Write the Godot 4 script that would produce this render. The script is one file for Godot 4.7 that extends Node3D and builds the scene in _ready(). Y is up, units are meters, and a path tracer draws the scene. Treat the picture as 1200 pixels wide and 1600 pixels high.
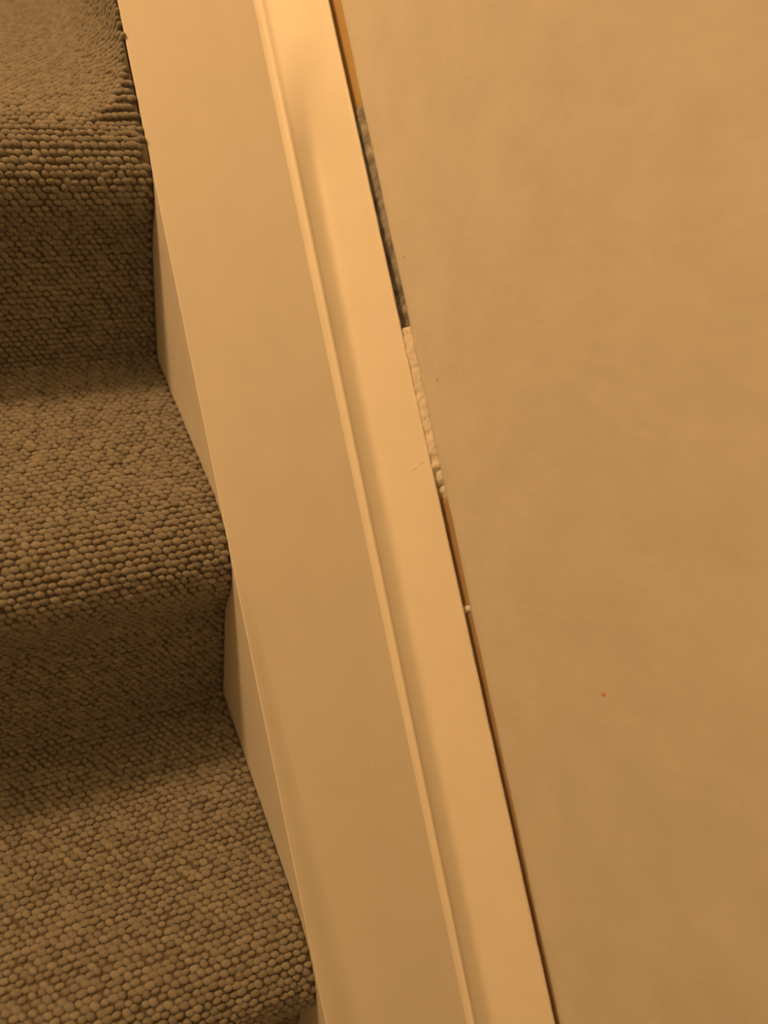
extends Node3D
# A carpeted staircase beside a painted string ledge; a moulded strip runs along the
# foot of the wall and an open crack has formed between the strip and the plaster.
# Stair frame: x across (wall at +x), s up along the pitch, e square to the pitch.

const R := 0.19            # rise
const G := 0.218376        # going
const EDGE := 0.13535      # ledge height above the line of the tread corners (e)
const WALLX := 0.154       # face of the plaster
var sp: float
var cp: float
var M := {}
var rng := RandomNumberGenerator.new()
var nz := FastNoiseLite.new()

# ------------------------------------------------------------------ helpers
func P(x: float, e: float, s: float) -> Vector3:
	return Vector3(x, e * cp + s * sp, e * sp - s * cp)

func tag(o: Node, label: String, category := "", group := "", kind := "") -> void:
	if label != "": o.set_meta("label", label)
	if category != "": o.set_meta("category", category)
	if group != "": o.set_meta("group", group)
	if kind != "": o.set_meta("kind", kind)

func base(called: String, at := Vector3.ZERO) -> Node3D:
	var o := Node3D.new()
	o.name = called
	add_child(o, true)
	o.position = at
	return o

func put(called: String, mesh: Mesh, m: Material, parent: Node = self) -> MeshInstance3D:
	var o := MeshInstance3D.new()
	o.name = called
	o.mesh = mesh
	o.material_override = m
	o.cast_shadow = GeometryInstance3D.SHADOW_CASTING_SETTING_ON
	parent.add_child(o, true)
	return o

func quad(st: SurfaceTool, a: Vector3, b: Vector3, c: Vector3, d: Vector3) -> void:
	for q: Vector3 in [a, b, c, a, c, d]:
		st.add_vertex(q)

func st_new(smooth := true) -> SurfaceTool:
	var st := SurfaceTool.new()
	st.begin(Mesh.PRIMITIVE_TRIANGLES)
	st.set_smooth_group(0 if smooth else 0xFFFFFFFF)
	return st

func done(st: SurfaceTool) -> ArrayMesh:
	st.generate_normals()
	return st.commit()

# rows: Array of PackedVector3Array of the same length; makes a sheet, wrapped across if closed
func sheet(st: SurfaceTool, rows: Array, closed := false, caps := false) -> void:
	for i in rows.size() - 1:
		var a: PackedVector3Array = rows[i]
		var b: PackedVector3Array = rows[i + 1]
		var n := a.size()
		for j in (n if closed else n - 1):
			var k := (j + 1) % n
			quad(st, a[j], a[k], b[k], b[j])
	if caps:
		for w in 2:
			var r: PackedVector3Array = rows[0] if w == 0 else rows[rows.size() - 1]
			st.set_smooth_group(0xFFFFFFFF)
			var c := Vector3.ZERO
			for q in r: c += q
			c /= r.size()
			for j in r.size():
				var k := (j + 1) % r.size()
				var tri := [c, r[k], r[j]] if w == 0 else [c, r[j], r[k]]
				for q: Vector3 in tri: st.add_vertex(q)

func box(a: Vector3, b: Vector3) -> BoxMesh:
	var m := BoxMesh.new()
	m.size = (b - a).abs()
	return m

func put_box(called: String, a: Vector3, b: Vector3, m: Material, parent: Node = self) -> MeshInstance3D:
	var o := put(called, box(a, b), m, parent)
	o.position = (a + b) * 0.5
	return o

func structure(o: Node, label: String, category: String) -> void:
	tag(o, label, category, "", "structure")

# ------------------------------------------------------------------ materials
func noise_tex(size: int, freq: float, oct: int, seed_: int, lo: Color, hi: Color) -> ImageTexture:
	var n := FastNoiseLite.new()
	n.seed = seed_
	n.frequency = freq
	n.fractal_octaves = oct
	n.noise_type = FastNoiseLite.TYPE_SIMPLEX_SMOOTH
	var g := n.get_seamless_image(size, size)
	var im := Image.create(size, size, false, Image.FORMAT_RGB8)
	for y in size:
		for x in size:
			im.set_pixel(x, y, lo.lerp(hi, g.get_pixel(x, y).r))
	im.generate_mipmaps()
	return ImageTexture.create_from_image(im)

func normal_tex(size: int, freq: float, oct: int, seed_: int, strength: float) -> ImageTexture:
	var n := FastNoiseLite.new()
	n.seed = seed_
	n.frequency = freq
	n.fractal_octaves = oct
	n.noise_type = FastNoiseLite.TYPE_SIMPLEX_SMOOTH
	var g := n.get_seamless_image(size, size)
	g.convert(Image.FORMAT_RGBA8)
	g.bump_map_to_normal_map(strength)
	g.generate_mipmaps()
	return ImageTexture.create_from_image(g)

func paint(lo: Color, hi: Color, rough: float, scale: float, seed_: int, bump: float, freq := 0.02) -> StandardMaterial3D:
	var m := StandardMaterial3D.new()
	m.albedo_texture = noise_tex(256, freq, 5, seed_, lo, hi)
	m.roughness = rough
	m.uv1_triplanar = true
	m.uv1_world_triplanar = true
	m.uv1_scale = Vector3.ONE * scale
	if bump > 0.0:
		m.normal_enabled = true
		m.normal_texture = normal_tex(512, 0.05, 4, seed_ + 7, 3.0)
		m.normal_scale = bump
	return m

func plain(c: Color, rough := 0.8) -> StandardMaterial3D:
	var m := StandardMaterial3D.new()
	m.albedo_color = c
	m.roughness = rough
	return m

# ------------------------------------------------------------------ scene
func _ready() -> void:
	var nn := sqrt(R * R + G * G)
	sp = R / nn
	cp = G / nn
	rng.seed = 4711
	nz.seed = 11
	nz.frequency = 1.0
	nz.fractal_octaves = 3

	# camera
	var cam := Camera3D.new()
	cam.name = "camera"
	cam.fov = 64.809
	cam.near = 0.01
	add_child(cam)
	cam.transform = Transform3D(Basis(Vector3(0.905089, 0.142824, 0.400518), Vector3(0.166222, 0.748120, -0.642407), Vector3(-0.391387, 0.648011, 0.653375)), Vector3(-0.116977, 0.379002, 0.615775))
	cam.current = true
	var lens := CameraAttributesPhysical.new()
	lens.frustum_focal_length = 18.906
	lens.frustum_near = 0.01
	lens.frustum_focus_distance = 0.56
	lens.exposure_aperture = 2.3
	cam.attributes = lens

	# environment: a closed stairwell, no daylight
	var we := WorldEnvironment.new()
	we.name = "environment"
	var env := Environment.new()
	env.background_mode = Environment.BG_COLOR
	env.background_color = Color(0, 0, 0)
	env.tonemap_mode = Environment.TONE_MAPPER_LINEAR
	env.tonemap_exposure = 1.0
	env.sdfgi_enabled = true
	env.ssao_enabled = true
	env.ssil_enabled = true
	we.environment = env
	add_child(we)

	make_materials()
	make_lamp(Vector3(-1.02, 1.65, -0.30), 2.85)
	make_shell()
	make_wall()
	make_staircase()
	make_carpet()
	make_string()
	make_moulding()
	make_crack()

func make_materials() -> void:
	M.wall = paint(Color(0.755, 0.742, 0.715), Color(0.785, 0.772, 0.745), 0.62, 3.0, 3, 0.10)
	M.trim = paint(Color(0.755, 0.740, 0.710), Color(0.775, 0.760, 0.730), 0.6, 5.0, 5, 0.05)
	M.gloss = paint(Color(0.815, 0.797, 0.755), Color(0.84, 0.822, 0.78), 0.55, 5.0, 6, 0.05)
	M.white = paint(Color(0.88, 0.87, 0.85), Color(0.90, 0.89, 0.87), 0.8, 2.0, 8, 0.0)
	M.filler = paint(Color(0.76, 0.74, 0.70), Color(0.83, 0.81, 0.77), 0.9, 30.0, 9, 0.6)
	M.mortar = paint(Color(0.30, 0.28, 0.26), Color(0.78, 0.77, 0.75), 0.95, 9.0, 13, 0.9)
	M.oldpaint = paint(Color(0.68, 0.57, 0.38), Color(0.72, 0.61, 0.42), 0.6, 12.0, 15, 0.1)
	M.timber = paint(Color(0.50, 0.38, 0.26), Color(0.60, 0.47, 0.33), 0.7, 8.0, 17, 0.3)
	M.hall = paint(Color(0.80, 0.78, 0.74), Color(0.83, 0.81, 0.77), 0.8, 2.0, 21, 0.1)
	M.backing = plain(Color(0.33, 0.30, 0.25), 1.0)
	M.pile = plain(Color(1, 1, 1), 0.95)
	M.pile.vertex_color_use_as_albedo = true
	M.pile.rim_enabled = true
	M.pile.rim = 0.5
	M.pile.rim_tint = 0.6
	M.crack_shade = paint(Color(0.60, 0.50, 0.37), Color(0.66, 0.55, 0.41), 0.8, 12.0, 25, 0.2)  # backing in the lower crack; its brown paints in the shade there
	M.stain = plain(Color(0.76, 0.58, 0.48), 0.7)
	M.speck = plain(Color(0.62, 0.55, 0.42), 0.8)
	M.metal = plain(Color(0.75, 0.70, 0.60), 0.35)
	M.metal.metallic = 1.0
	M.cord = plain(Color(0.85, 0.83, 0.80), 0.6)

# ------------------------------------------------------------------ the lamp on the ceiling above the open side
func make_lamp(at: Vector3, energy: float) -> void:
	var warm := Color(1.0, 0.777, 0.512)
	var lamp := base("pendant_lamp", at)
	tag(lamp, "round warm glass globe lamp hanging on a white cord", "lamp")
	var glow := StandardMaterial3D.new()
	glow.albedo_color = Color(1, 0.95, 0.85)
	glow.emission_enabled = true
	glow.emission = warm
	glow.emission_energy_multiplier = 1.2
	var sph := SphereMesh.new()
	sph.radius = 0.12
	sph.height = 0.24
	put("globe", sph, glow, lamp)
	var cap := CylinderMesh.new()
	cap.top_radius = 0.016
	cap.bottom_radius = 0.022
	cap.height = 0.06
	put("lamp_holder", cap, M.cord, lamp).position = Vector3(0, 0.145, 0)
	var cord := CylinderMesh.new()
	cord.top_radius = 0.003
	cord.bottom_radius = 0.003
	cord.height = 2.37 - at.y - 0.17
	put("cord", cord, M.cord, lamp).position = Vector3(0, 0.172 + cord.height / 2, 0)
	var rose := CylinderMesh.new()
	rose.top_radius = 0.05
	rose.bottom_radius = 0.035
	rose.height = 0.03
	put("ceiling_rose", rose, M.cord, lamp).position = Vector3(0, 2.385 - at.y, 0)
	var l := OmniLight3D.new()
	l.name = "bulb_light"
	l.light_color = warm
	l.light_energy = energy
	l.light_size = 0.12
	l.omni_range = 12.0
	l.omni_attenuation = 2.0
	l.shadow_enabled = true
	lamp.add_child(l)

# ------------------------------------------------------------------ room shell
func make_shell() -> void:
	structure(put_box("floor", Vector3(-2.7, -1.05, -3.4), Vector3(0.3, -0.95, 2.6), M.timber), "brown boarded hall floor at the foot of the stairs", "floor")
	structure(put_box("ceiling", Vector3(-2.7, 2.4, -3.4), Vector3(0.3, 2.5, 2.6), M.white), "white painted ceiling over the stairwell", "ceiling")
	structure(put_box("wall_left", Vector3(-2.7, -0.95, -3.4), Vector3(-2.6, 2.4, 2.6), M.hall), "cream painted wall across the hall from the stairs", "wall")
	structure(put_box("wall_front", Vector3(-2.6, -0.95, -3.4), Vector3(0.2, 2.4, -3.3), M.hall), "cream painted wall at the head of the stairs", "wall")
	structure(put_box("wall_back", Vector3(-2.6, -0.95, 2.5), Vector3(0.2, 2.4, 2.6), M.hall), "cream painted wall behind the foot of the stairs", "wall")

# lower edge of the plaster (e) along the crack
func plaster_edge(s: float) -> float:
	var e := EDGE + lerpf(0.03463, 0.04359, (s + 0.4) / 0.8)
	return e + 0.00035 * nz.get_noise_2d(s * 60.0, 3.0) + 0.00025 * nz.get_noise_2d(s * 220.0, 9.0)

func make_wall() -> void:
	var root := base("wall_right")
	structure(root, "cream painted plaster wall ending in a ragged edge above the moulded strip", "wall")
	put_box("wall_core", Vector3(WALLX + 0.014, -0.95, -3.3), Vector3(0.3, 2.4, 2.5), M.wall, root)
	var ss: Array[float] = [-1.3, -1.1, -0.9]
	var s := -0.78
	while s < 0.5:
		ss.append(s)
		s += 0.004
	for q: float in [0.6, 0.8, 1.0, 1.3]: ss.append(q)
	var hs: Array[float] = [0.0008]
	var h := 0.0025
	while h < 0.46:
		hs.append(h)
		h += 0.005
	for q: float in [0.6, 0.8, 1.0]: hs.append(q)
	var st := st_new()
	var rows: Array = []
	for a in ss:
		var r := PackedVector3Array()
		var e0 := plaster_edge(a)
		r.append(P(WALLX + 0.0139, e0 + 0.001, a))
		r.append(P(WALLX + 0.0012, e0, a))
		for b in hs:
			var e := e0 + b
			# trowel waves, and brush marks of filler smoothed over beside the crack
			var d := 0.0006 * nz.get_noise_2d(a * 9.0, e * 9.0) + 0.00010 * nz.get_noise_2d(a * 60.0, e * 60.0)
			var near := exp(-pow((a + 0.20) / 0.10, 2.0)) * exp(-pow((b - 0.035) / 0.035, 2.0))
			d += near * 0.00045 * nz.get_noise_2d(a * 55.0 + e * 70.0, e * 160.0 - a * 60.0)
			if b < 0.001: d += 0.0002
			r.append(P(WALLX + d, e, a))
		rows.append(r)
	sheet(st, rows)
	put("plaster", done(st), M.wall, root)
	# small marks on the paint
	mark(root, "stain", 943, 1085, 0.0022, 0.0042, M.stain, 5)
	mark(root, "speck", 683, 594, 0.0012, 0.0012, M.speck, 6)
	mark(root, "speck", 632, 401, 0.0008, 0.0018, M.speck, 7)

# stair-frame position (e, s) on the wall of a spot measured in the photograph
func survey(px: float, py: float) -> Vector2:
	var c := Vector3(-0.116977, 0.379002, 0.615775)
	var d := Vector3(0.391387, -0.648011, -0.653375) + Vector3(0.905089, 0.142824, 0.400518) * (px - 600.0) / 1260.385 - Vector3(0.166222, 0.748120, -0.642407) * (py - 800.0) / 1260.385
	var p := c + d * ((WALLX - c.x) / d.x)
	return Vector2(p.y * cp + p.z * sp, p.y * sp - p.z * cp)

func mark(root: Node, called: String, px: float, py: float, rs: float, re: float, m: Material, sd: int) -> void:
	var q := survey(px, py)
	var st := st_new()
	var n := 12
	for j in n:
		var a := TAU * j / n
		var b := TAU * (j + 1) / n
		var ra := 1.0 + 0.35 * nz.get_noise_2d(cos(a) * 2.0 + sd * 10, sin(a) * 2.0)
		var rb := 1.0 + 0.35 * nz.get_noise_2d(cos(b) * 2.0 + sd * 10, sin(b) * 2.0)
		st.add_vertex(P(WALLX - 0.0009, q.x, q.y))
		st.add_vertex(P(WALLX + 0.0006, q.x + re * rb * sin(b), q.y + rs * rb * cos(b)))
		st.add_vertex(P(WALLX + 0.0006, q.x + re * ra * sin(a), q.y + rs * ra * cos(a)))
	put(called, done(st), m, root)

# ------------------------------------------------------------------ steps and carpet
const NOSE_Y := 0.040
const NOSE_Z := 0.050
const OV := 0.015
const KLO := -4
const KHI := 1

# one step: tread, rounded nosing, riser, down to the next corner; points are (y, z)
func step_path() -> PackedVector2Array:
	var c := Curve2D.new()
	c.add_point(Vector2(0.004, 0.0))
	c.add_point(Vector2(0.0, 0.008), Vector2(0.001, -0.004), Vector2(0, 0.01))
	c.add_point(Vector2(0.0, G + OV - NOSE_Z), Vector2(0, -0.02), Vector2(0, NOSE_Z * 0.55))
	c.add_point(Vector2(-NOSE_Y, G + OV), Vector2(NOSE_Y * 0.55, 0), Vector2(-0.012, 0))
	c.add_point(Vector2(-0.075, G + 0.003), Vector2(0.014, 0.005), Vector2(-0.012, -0.003))
	c.add_point(Vector2(-0.105, G), Vector2(0.012, 0.0), Vector2(-0.02, 0))
	c.add_point(Vector2(-R + 0.004, G), Vector2(0.02, 0), Vector2.ZERO)
	c.bake_interval = 0.001
	var pts := c.get_baked_points()
	return pts

func resample(pts: PackedVector2Array, step: float) -> Array:
	var out := []      # [point, tangent]
	var acc := 0.0
	var want := step * 0.5
	for i in pts.size() - 1:
		var d := pts[i].distance_to(pts[i + 1])
		while want <= acc + d and d > 0.0:
			out.append([pts[i].lerp(pts[i + 1], (want - acc) / d), (pts[i + 1] - pts[i]).normalized()])
			want += step
		acc += d
	return out

func make_staircase() -> void:
	var root := base("staircase", Vector3(0, -0.95, 0))
	tag(root, "timber steps hidden under the grey-brown loop carpet", "stairs")
	for k in range(KLO, KHI + 1):
		var y := k * R - 0.008
		var z0 := -k * G
		var zb := -3.0 if k == KHI else z0 - 0.02
		put_box("landing" if k == KHI else "tread", Vector3(-0.84, y - 0.03, zb), Vector3(-0.001, y - 0.002, z0 + G - 0.040), M.timber, root).position.y += 0.95
		put_box("riser", Vector3(-0.84, y - R, z0 + G - 0.02), Vector3(-0.001, y - 0.03, z0 + G - 0.005), M.timber, root).position.y += 0.95
	# panelled underside on the open side
	var st := st_new(false)
	var x := -0.845
	var r0 := PackedVector3Array([P(x, 0.12, -1.2), P(x, 0.12, 0.12), P(x, -0.15, 0.12), P(x, -0.15, -1.2)])
	var r1 := PackedVector3Array()
	for q in r0: r1.append(q + Vector3(-0.025, 0, 0))
	sheet(st, [r0, r1], true, true)
	put("outer_string", done(st), M.trim, root).position.y += 0.95

func make_carpet() -> void:
	var root := base("stair_carpet")
	tag(root, "grey-brown loop pile carpet running over the steps", "carpet")
	var pts := step_path()
	var x0 := -0.84
	var x1 := -0.0008
	# woven backing of one step, a thin solid sheet
	var st := st_new()
	var a := PackedVector3Array()
	for q in resample(pts, 0.004):
		a.append(Vector3(0, q[0].x, q[0].y))
	var rows: Array = []
	for x: float in [x0, x1]:
		var r := PackedVector3Array()
		r.append(Vector3(x, 0.004, 0))
		for q in a: r.append(q + Vector3(x, 0, 0))
		r.append(Vector3(x, -R + 0.004, G))
		rows.append(r)
	sheet(st, rows)
	var back_mesh := done(st)
	# the top step needs only its nosing and riser: the landing carpet takes over behind
	var sn := st_new()
	rows = []
	for x: float in [x0, x1]:
		var r := PackedVector3Array()
		for q in a:
			if q.z > G + OV - 0.022 or q.y < -0.02: r.append(q + Vector3(x, 0, 0))
		r.append(Vector3(x, -R + 0.004, G))
		rows.append(r)
	sheet(sn, rows)
	var nose_mesh := done(sn)
	# one loop of yarn
	var loop := SphereMesh.new()
	loop.radius = 0.5
	loop.height = 1.0
	loop.radial_segments = 8
	loop.rings = 5
	var zN := OV - 0.012
	for k in range(KLO, KHI + 1):
		var part := put("step_covering", nose_mesh if k == KHI else back_mesh, M.backing, root)
		part.position = Vector3(0, k * R - (0.003 if k == KHI else 0.0), -k * G)
		var xf: Array[Transform3D] = []
		var i := 0
		for q in resample(pts, 0.0046):
			var t := Vector3(0, q[1].x, q[1].y)
			var n := Vector3(0, q[1].y, -q[1].x)
			if k == KHI and q[0].y < zN + G - 0.002 and q[0].x > -0.028: continue
			var x := x1 - 0.002 - (0.0028 if i % 2 == 1 else 0.0)
			while x > x0:
				var w := part.position + Vector3(x, q[0].x, q[0].y)
				if x < -0.006 or w.y * cp + w.z * sp < edge_e(P_s(w.y, w.z)) - 0.0005:
					add_loop(xf, Vector3(x, q[0].x, q[0].y), Vector3.RIGHT, t, n)
				x -= 0.0056
			i += 1
		pile(part, loop, xf)
	# above the top step the carpet runs on over a landing; its edge is coved up against the string
	var y0 := R - 0.003
	var za := -0.9
	var section := Curve2D.new()     # (x, y - y0)
	section.add_point(Vector2(x0, 0))
	section.add_point(Vector2(-0.045, 0), Vector2.ZERO, Vector2(0.025, 0))
	section.add_point(Vector2(-0.0015, 0.045), Vector2(0, -0.025), Vector2.ZERO)
	section.add_point(Vector2(-0.0015, 0.9))
	section.bake_interval = 0.001
	var sec := resample(section.get_baked_points(), 0.0056)
	var land := base_part("landing_covering", root)
	var f := st_new()
	var lrows: Array = []
	var zi := za
	var xf2: Array[Transform3D] = []
	var row := 0
	while zi < zN:
		var top := (edge_e(P_s(y0 + 0.05 - zi * sp / cp, zi)) - 0.0005 - zi * sp) / cp - y0
		var r := PackedVector3Array()
		var last_x := -9.0
		var sl := (nose_drop(zi + 0.0005) - nose_drop(zi - 0.0005)) / 0.001
		var along := Vector3(0, -sl, 1).normalized()
		for q in sec:
			var yy: float = minf(q[0].y, maxf(top, 0.0))
			var p := Vector3(q[0].x, y0 + yy - nose_drop(zi), zi)
			var held: bool = q[0].y > top - 0.002
			if not held or (q[0].x < -0.0028 and q[0].x - last_x > 0.0028):
				last_x = q[0].x
				var t2 := Vector3.RIGHT if held else Vector3(q[1].x, q[1].y, 0)
				var shift := t2 * (0.0028 if row % 2 == 1 else 0.0)
				add_loop(xf2, p + shift, t2, along, along.cross(t2).normalized())
			r.append(p)
		lrows.append(r)
		zi += 0.0046 / sqrt(1.0 + pow((nose_drop(zi + 0.0005) - nose_drop(zi - 0.0005)) / 0.001, 2.0))
		row += 1
	sheet(f, lrows)
	land.mesh = done(f)
	land.material_override = M.backing
	pile(land, loop, xf2)

# how far the landing carpet dips where it rolls over the top nosing
func nose_drop(z: float) -> float:
	var t := clampf((z - (OV - NOSE_Z)) / NOSE_Z, 0.0, 1.0)
	return NOSE_Y * (1.0 - sqrt(1.0 - t * t))

func P_s(y: float, z: float) -> float:
	return y * sp - z * cp

func base_part(called: String, parent: Node) -> MeshInstance3D:
	var o := MeshInstance3D.new()
	o.name = called
	parent.add_child(o, true)
	return o

func add_loop(xf: Array[Transform3D], at: Vector3, u: Vector3, t: Vector3, n: Vector3) -> void:
	var ang := 0.5 + rng.randf_range(-0.5, 0.5)
	var uu := u * cos(ang) + t * sin(ang)
	var vv := t * cos(ang) - u * sin(ang)
	var sc := rng.randf_range(0.85, 1.18)
	var p := at + u * rng.randf_range(-0.0008, 0.0008) + t * rng.randf_range(-0.0007, 0.0007) + n * rng.randf_range(-0.0003, 0.0006)
	xf.append(Transform3D(Basis(uu * 0.0068 * sc, n * 0.0046, vv * 0.0049 * sc), p))

# the yarns of the flecked carpet
const YARN: Array[Color] = [Color(0.150, 0.138, 0.114), Color(0.160, 0.148, 0.122), Color(0.170, 0.157, 0.130), Color(0.178, 0.163, 0.134), Color(0.188, 0.173, 0.143), Color(0.205, 0.188, 0.156)]

func pile(parent: Node, loop: Mesh, xf: Array[Transform3D]) -> void:
	var mm := MultiMesh.new()
	mm.transform_format = MultiMesh.TRANSFORM_3D
	mm.use_colors = true
	mm.mesh = loop
	mm.instance_count = xf.size()
	for i in xf.size():
		mm.set_instance_transform(i, xf[i])
		var c: Color = YARN[rng.randi() % YARN.size()]   # each loop is one yarn of a flecked mix, at random
		mm.set_instance_color(i, c)
	var o := MultiMeshInstance3D.new()
	o.name = "loop_pile"
	o.multimesh = mm
	o.material_override = M.pile
	o.set_meta("kind", "stuff")
	parent.add_child(o, true)

# ------------------------------------------------------------------ string: side board and its broad ledge
func edge_e(s: float) -> float:
	return lerpf(0.1395, 0.12696, (s + 0.4) / 0.8)

func make_string() -> void:
	var root := base("stair_string", P(0.05, 0.0, -0.0))
	tag(root, "cream painted stair string with a broad flat ledge beside the carpeted steps", "stair string")
	var off := -root.position
	var s0 := -1.25
	var s1 := 1.25
	var n := 160
	var st := st_new()
	var rows: Array = []
	for i in n + 1:
		var s := lerpf(s0, s1, float(i) / n)
		var e1 := edge_e(s)
		var f := smoothstep(-0.18, -0.27, s)
		var xb := clampf(0.006 + (-0.20 - s) * 0.055, 0.004, 0.024)
		var sink := -0.0038 * f * clampf(xb / 0.015, 0.3, 1.2)
		var r := PackedVector3Array()
		var e_at := func(x: float) -> float: return lerpf(e1, EDGE, clampf(x / 0.1, 0, 1.0)) + 0.00025 * smoothstep(0.01, 0.04, x) * nz.get_noise_2d(s * 8.0, x * 30.0)
		r.append(P(0.0004, e1 - 0.022, s))
		r.append(P(0.0, e1 - 0.0219, s))
		r.append(P(0.0, e1 - 0.0214, s))
		r.append(P(0.0, e1 - 0.0011, s))
		r.append(P(0.0, e1 - 0.0006, s))
		r.append(P(0.0002, e1 - 0.0002, s))
		r.append(P(0.0006, e1, s))
		r.append(P(0.0010, e1, s))
		r.append(P(xb * 0.5, e_at.call(xb * 0.5) + sink * 0.5, s))
		r.append(P(xb, e_at.call(xb) + sink, s))
		r.append(P(xb + 0.0015, e_at.call(xb + 0.0015) + sink * 0.98, s))
		for x: float in [0.035, 0.05, 0.065, 0.08, 0.092]:
			r.append(P(x, e_at.call(x) + sink * (1.0 - x / 0.1), s))
		r.append(P(0.0985, EDGE - 0.0002, s))
		r.append(P(0.1515, EDGE - 0.0005, s))
		r.append(P(0.152, EDGE - 0.022, s))
		for j in r.size(): r[j] += off
		rows.append(r)
	sheet(st, rows, true, true)
	put("ledge", done(st), M.trim, root)
	var sb := st_new(false)
	rows = []
	for i in 41:
		var s := lerpf(s0, s1, i / 40.0)
		var e1 := edge_e(s) - 0.022
		var lo := minf(-0.16, (R - 0.03 - s * sp) / cp)
		var r := PackedVector3Array([P(0.0, lo, s), P(0.0, e1, s), P(0.022, e1, s), P(0.022, lo, s)])
		for j in r.size(): r[j] += off
		rows.append(r)
	sheet(sb, rows, true, true)
	put("side_board", done(sb), M.trim, root)
	# dried paint run on the ledge
	drip(root, off, 0.07, EDGE, -0.352, 0.0007, 0.0022, 0.0004)

func drip(root: Node, off: Vector3, x: float, e: float, s: float, rx: float, rs: float, hh: float) -> void:
	var st := st_new()
	var rows: Array = []
	for i in 5:
		var v := i / 4.0 * PI * 0.5
		var r := PackedVector3Array()
		for j in 10:
			var a := TAU * j / 10
			r.append(P(x + rx * cos(v) * cos(a), e + hh * sin(v) - 0.0002, s + rs * cos(v) * sin(a)) + off)
		rows.append(r)
	sheet(st, rows, true)
	put("paint_drip", done(st), M.trim, root)

# ------------------------------------------------------------------ moulded strip between ledge and wall
func mp(at_lo: float, at_hi: float, h: float, s: float) -> Vector3:
	return P(lerpf(at_lo, at_hi, (clampf(s, -0.62, 0.45) + 0.4) / 0.8), EDGE + h, s)

func make_moulding() -> void:
	var root := base("moulded_strip", P(0.125, EDGE, 0.0))
	tag(root, "cream gloss timber moulding with a small lip and a hollow lying along the wall", "moulding")
	var off := -root.position
	var s0 := -1.25
	var s1 := 1.25
	var n := 500
	var st := st_new()
	var rows: Array = []
	for i in n + 1:
		var s := lerpf(s0, s1, float(i) / n)
		# thick old paint fills the hollow towards the upper end
		var fill := smoothstep(0.08, 0.20, s)
		var wob := 0.00018 * nz.get_noise_2d(s * 40.0, 1.0)
		var ed := 0.00035 * nz.get_noise_2d(s * 55.0, 21.0) + 0.0002 * nz.get_noise_2d(s * 190.0, 33.0)
		var r := PackedVector3Array()
		r.append(mp(0.09982, 0.10209, -0.0002, s))
		r.append(mp(0.09985, 0.1021, 0.0003 + wob, s))
		r.append(mp(0.1010, 0.1039, 0.0040 + wob, s))
		r.append(mp(0.1022, 0.1062, 0.0066 + wob, s))
		r.append(mp(0.1036, 0.1082, 0.0070 + wob, s))
		r.append(mp(0.1046, 0.1096, lerpf(0.0058, 0.0069, fill) + wob, s))
		r.append(mp(0.1075, 0.1126, lerpf(0.0042, 0.0090, fill) + wob, s))
		r.append(mp(0.1120, 0.1172, lerpf(0.0023, 0.0121, fill) + wob, s))
		r.append(mp(0.1165, 0.1215, lerpf(0.0008, 0.0150, fill) + wob, s))
		r.append(mp(0.1195, 0.1250, lerpf(0.0005, 0.0173, fill) + wob, s))
		r.append(mp(0.1225, 0.1280, lerpf(0.0020, 0.0194, fill) + wob, s))
		r.append(mp(0.1250, 0.1305, lerpf(0.0050, 0.0210, fill) + wob, s))
		r.append(mp(0.1280, 0.1330, lerpf(0.0086, 0.0227, fill) + wob, s))
		r.append(mp(0.1325, 0.1362, lerpf(0.0138, 0.0249, fill) + wob, s))
		r.append(mp(0.1410, 0.1417, lerpf(0.0230, 0.0286, fill) + wob, s))
		r.append(mp(0.1468, 0.1460, lerpf(0.0305, 0.0315, fill) + wob, s))
		r.append(mp(0.1488, 0.1472, 0.0332 + ed, s))
		r.append(mp(0.15059, 0.14832, 0.0339 + ed, s))
		r.append(mp(0.1508, 0.1486, 0.0325 + ed, s))
		r.append(mp(0.1508, 0.1490, 0.0300 + ed, s))
		r.append(mp(0.1508, 0.1490, -0.0002, s))
		for j in r.size(): r[j] += off
		rows.append(r)
	sheet(st, rows, true, true)
	put("strip", done(st), M.gloss, root)
	# old paint blisters near its upper edge
	blister(root, off, 0.1452, 0.0282, row_s(366), 0.0022, 0.0016, 0.0007)
	blister(root, off, 0.1452, 0.0282, row_s(716), 0.0042, 0.0008, 0.0008)
	blister(root, off, 0.1405, 0.0226, row_s(722), 0.0035, 0.0007, 0.0004)
	blister(root, off, 0.1420, 0.0242, row_s(60), 0.0050, 0.0012, 0.0005)
	blister(root, off, 0.1400, 0.0225, row_s(40), 0.0030, 0.0030, 0.0005)

# a low blister lying on the sloping face: a along the slope, b along the strip
func blister(root: Node, off: Vector3, x: float, h: float, s: float, a: float, b: float, hh: float) -> void:
	var st := st_new()
	var rows: Array = []
	var sl := Vector2(0.0052, 0.0070).normalized()
	for i in 5:
		var v := i / 4.0 * PI * 0.5
		var r := PackedVector3Array()
		for j in 12:
			var g := TAU * j / 12
			var da := a * cos(v) * cos(g)
			var dn := hh * sin(v) - 0.0003
			r.append(P(x + sl.x * da - sl.y * dn, EDGE + h + sl.y * da + sl.x * dn, s + b * cos(v) * sin(g) + 0.25 * da) + off)
		rows.append(r)
	sheet(st, rows, true)
	put("paint_blister", done(st), M.gloss, root)

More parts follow.
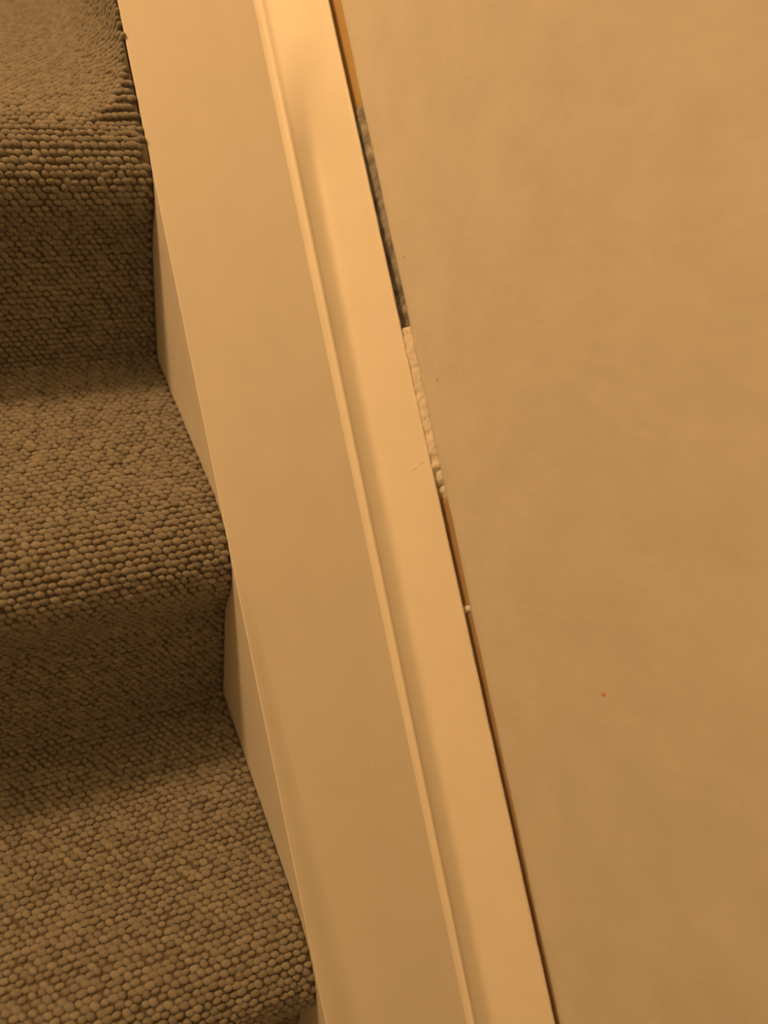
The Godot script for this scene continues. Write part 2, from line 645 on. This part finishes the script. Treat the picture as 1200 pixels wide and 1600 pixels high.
# ------------------------------------------------------------------ the crack: what shows behind, and the filler left in it
func lump_strip(root: Node, called: String, s0: float, s1: float, xa: float, ha: float, xb: float, hb: float, amp: float, freq: float, m: Material, off := Vector3.ZERO, deep := Vector2.ZERO, wave := 0.0) -> void:
	# a rough bar lying along the crack; face runs from (xa, ha) up to (xb, hb), body goes back into the wall
	var st := st_new()
	var rows: Array = []
	var n := int(maxf(8.0, (s1 - s0) / 0.0015))
	for i in n + 1:
		var s := lerpf(s0, s1, float(i) / n)
		var endf := minf(1.0, minf((s - s0), (s1 - s)) / 0.006)
		var lift := (plaster_edge(s) - EDGE) - 0.0383
		var u := float(i) / n
		var set_back := lerpf(deep.x, deep.y, u) + wave * maxf(0.0, nz.get_noise_2d(s * 75.0, 77.0) - 0.05)
		var rough := amp * lerpf(1.0, 0.35, u) if deep != Vector2.ZERO else amp
		var r := PackedVector3Array()
		for j in 7:
			var t := j / 6.0
			var d := rough * (nz.get_noise_2d(s * freq, t * 2.0 + xa * 900.0) + 0.6 * nz.get_noise_2d(s * freq * 2.7, t * 5.0 + 40.0)) - 0.003 * (1.0 - sqrt(maxf(endf, 0.0))) - set_back
			r.append(P(lerpf(xa, xb, t) - d * 0.7, EDGE + lerpf(ha, hb + lift, t) + d * 0.7, s) + off)
		r.append(P(WALLX + 0.0138, EDGE + hb + lift, s) + off)
		r.append(P(WALLX + 0.0138, EDGE + ha - 0.004, s) + off)
		r.append(P(xa, EDGE + ha - 0.004, s) + off)
		rows.append(r)
	sheet(st, rows, true, true)
	put(called, done(st), m, root)

func row_s(py: float) -> float:
	return survey(531.0 + 342.0 * py / 1600.0, py).y

func make_crack() -> void:
	var w: Node = get_node("wall_right")
	# old wall finish and mortar bared behind the plaster edge
	lump_strip(w, "old_paint_layer", row_s(166), 0.9, 0.1517, 0.0205, 0.1588, 0.0415, 0.0001, 30.0, M.oldpaint)
	lump_strip(w, "mortar_bed", row_s(522), row_s(154), 0.1514, 0.0280, 0.1566, 0.0410, 0.0017, 110.0, M.mortar, Vector3.ZERO, Vector2(0.0052, 0.0004), 0.0012)
	lump_strip(w, "shaded_backing", -0.9, row_s(770), 0.1515, 0.0225, 0.1580, 0.0410, 0.0001, 30.0, M.crack_shade)  # lower crack: shade of the recess put into the brown colour
	var f := base("gap_filler", P(0.152, EDGE + 0.03, row_s(640)))
	tag(f, "crumbly white filler packed into the crack above the moulded strip", "filler")
	var off := -f.position
	lump_strip(f, "filler_lump", row_s(738), row_s(507), 0.1493, 0.0334, 0.1548, 0.0377, 0.0008, 110.0, M.filler, off, Vector2.ZERO, 0.0045)
	lump_strip(f, "filler_lump", row_s(758), row_s(726), 0.1505, 0.0300, 0.1560, 0.0372, 0.0013, 110.0, M.filler, off, Vector2.ZERO, 0.002)
	lump_strip(f, "filler_lump", row_s(792), row_s(750), 0.1520, 0.0262, 0.1572, 0.0370, 0.0014, 120.0, M.filler, off, Vector2.ZERO, 0.003)
	var b := base("filler_bridge", P(0.152, EDGE + 0.03, row_s(952)))
	tag(b, "small pale bead of filler bridging the narrow crack by itself", "filler")
	lump_strip(b, "bead", row_s(958), row_s(946), 0.1502, 0.0300, 0.1545, 0.0377, 0.0003, 150.0, M.filler, -b.position)
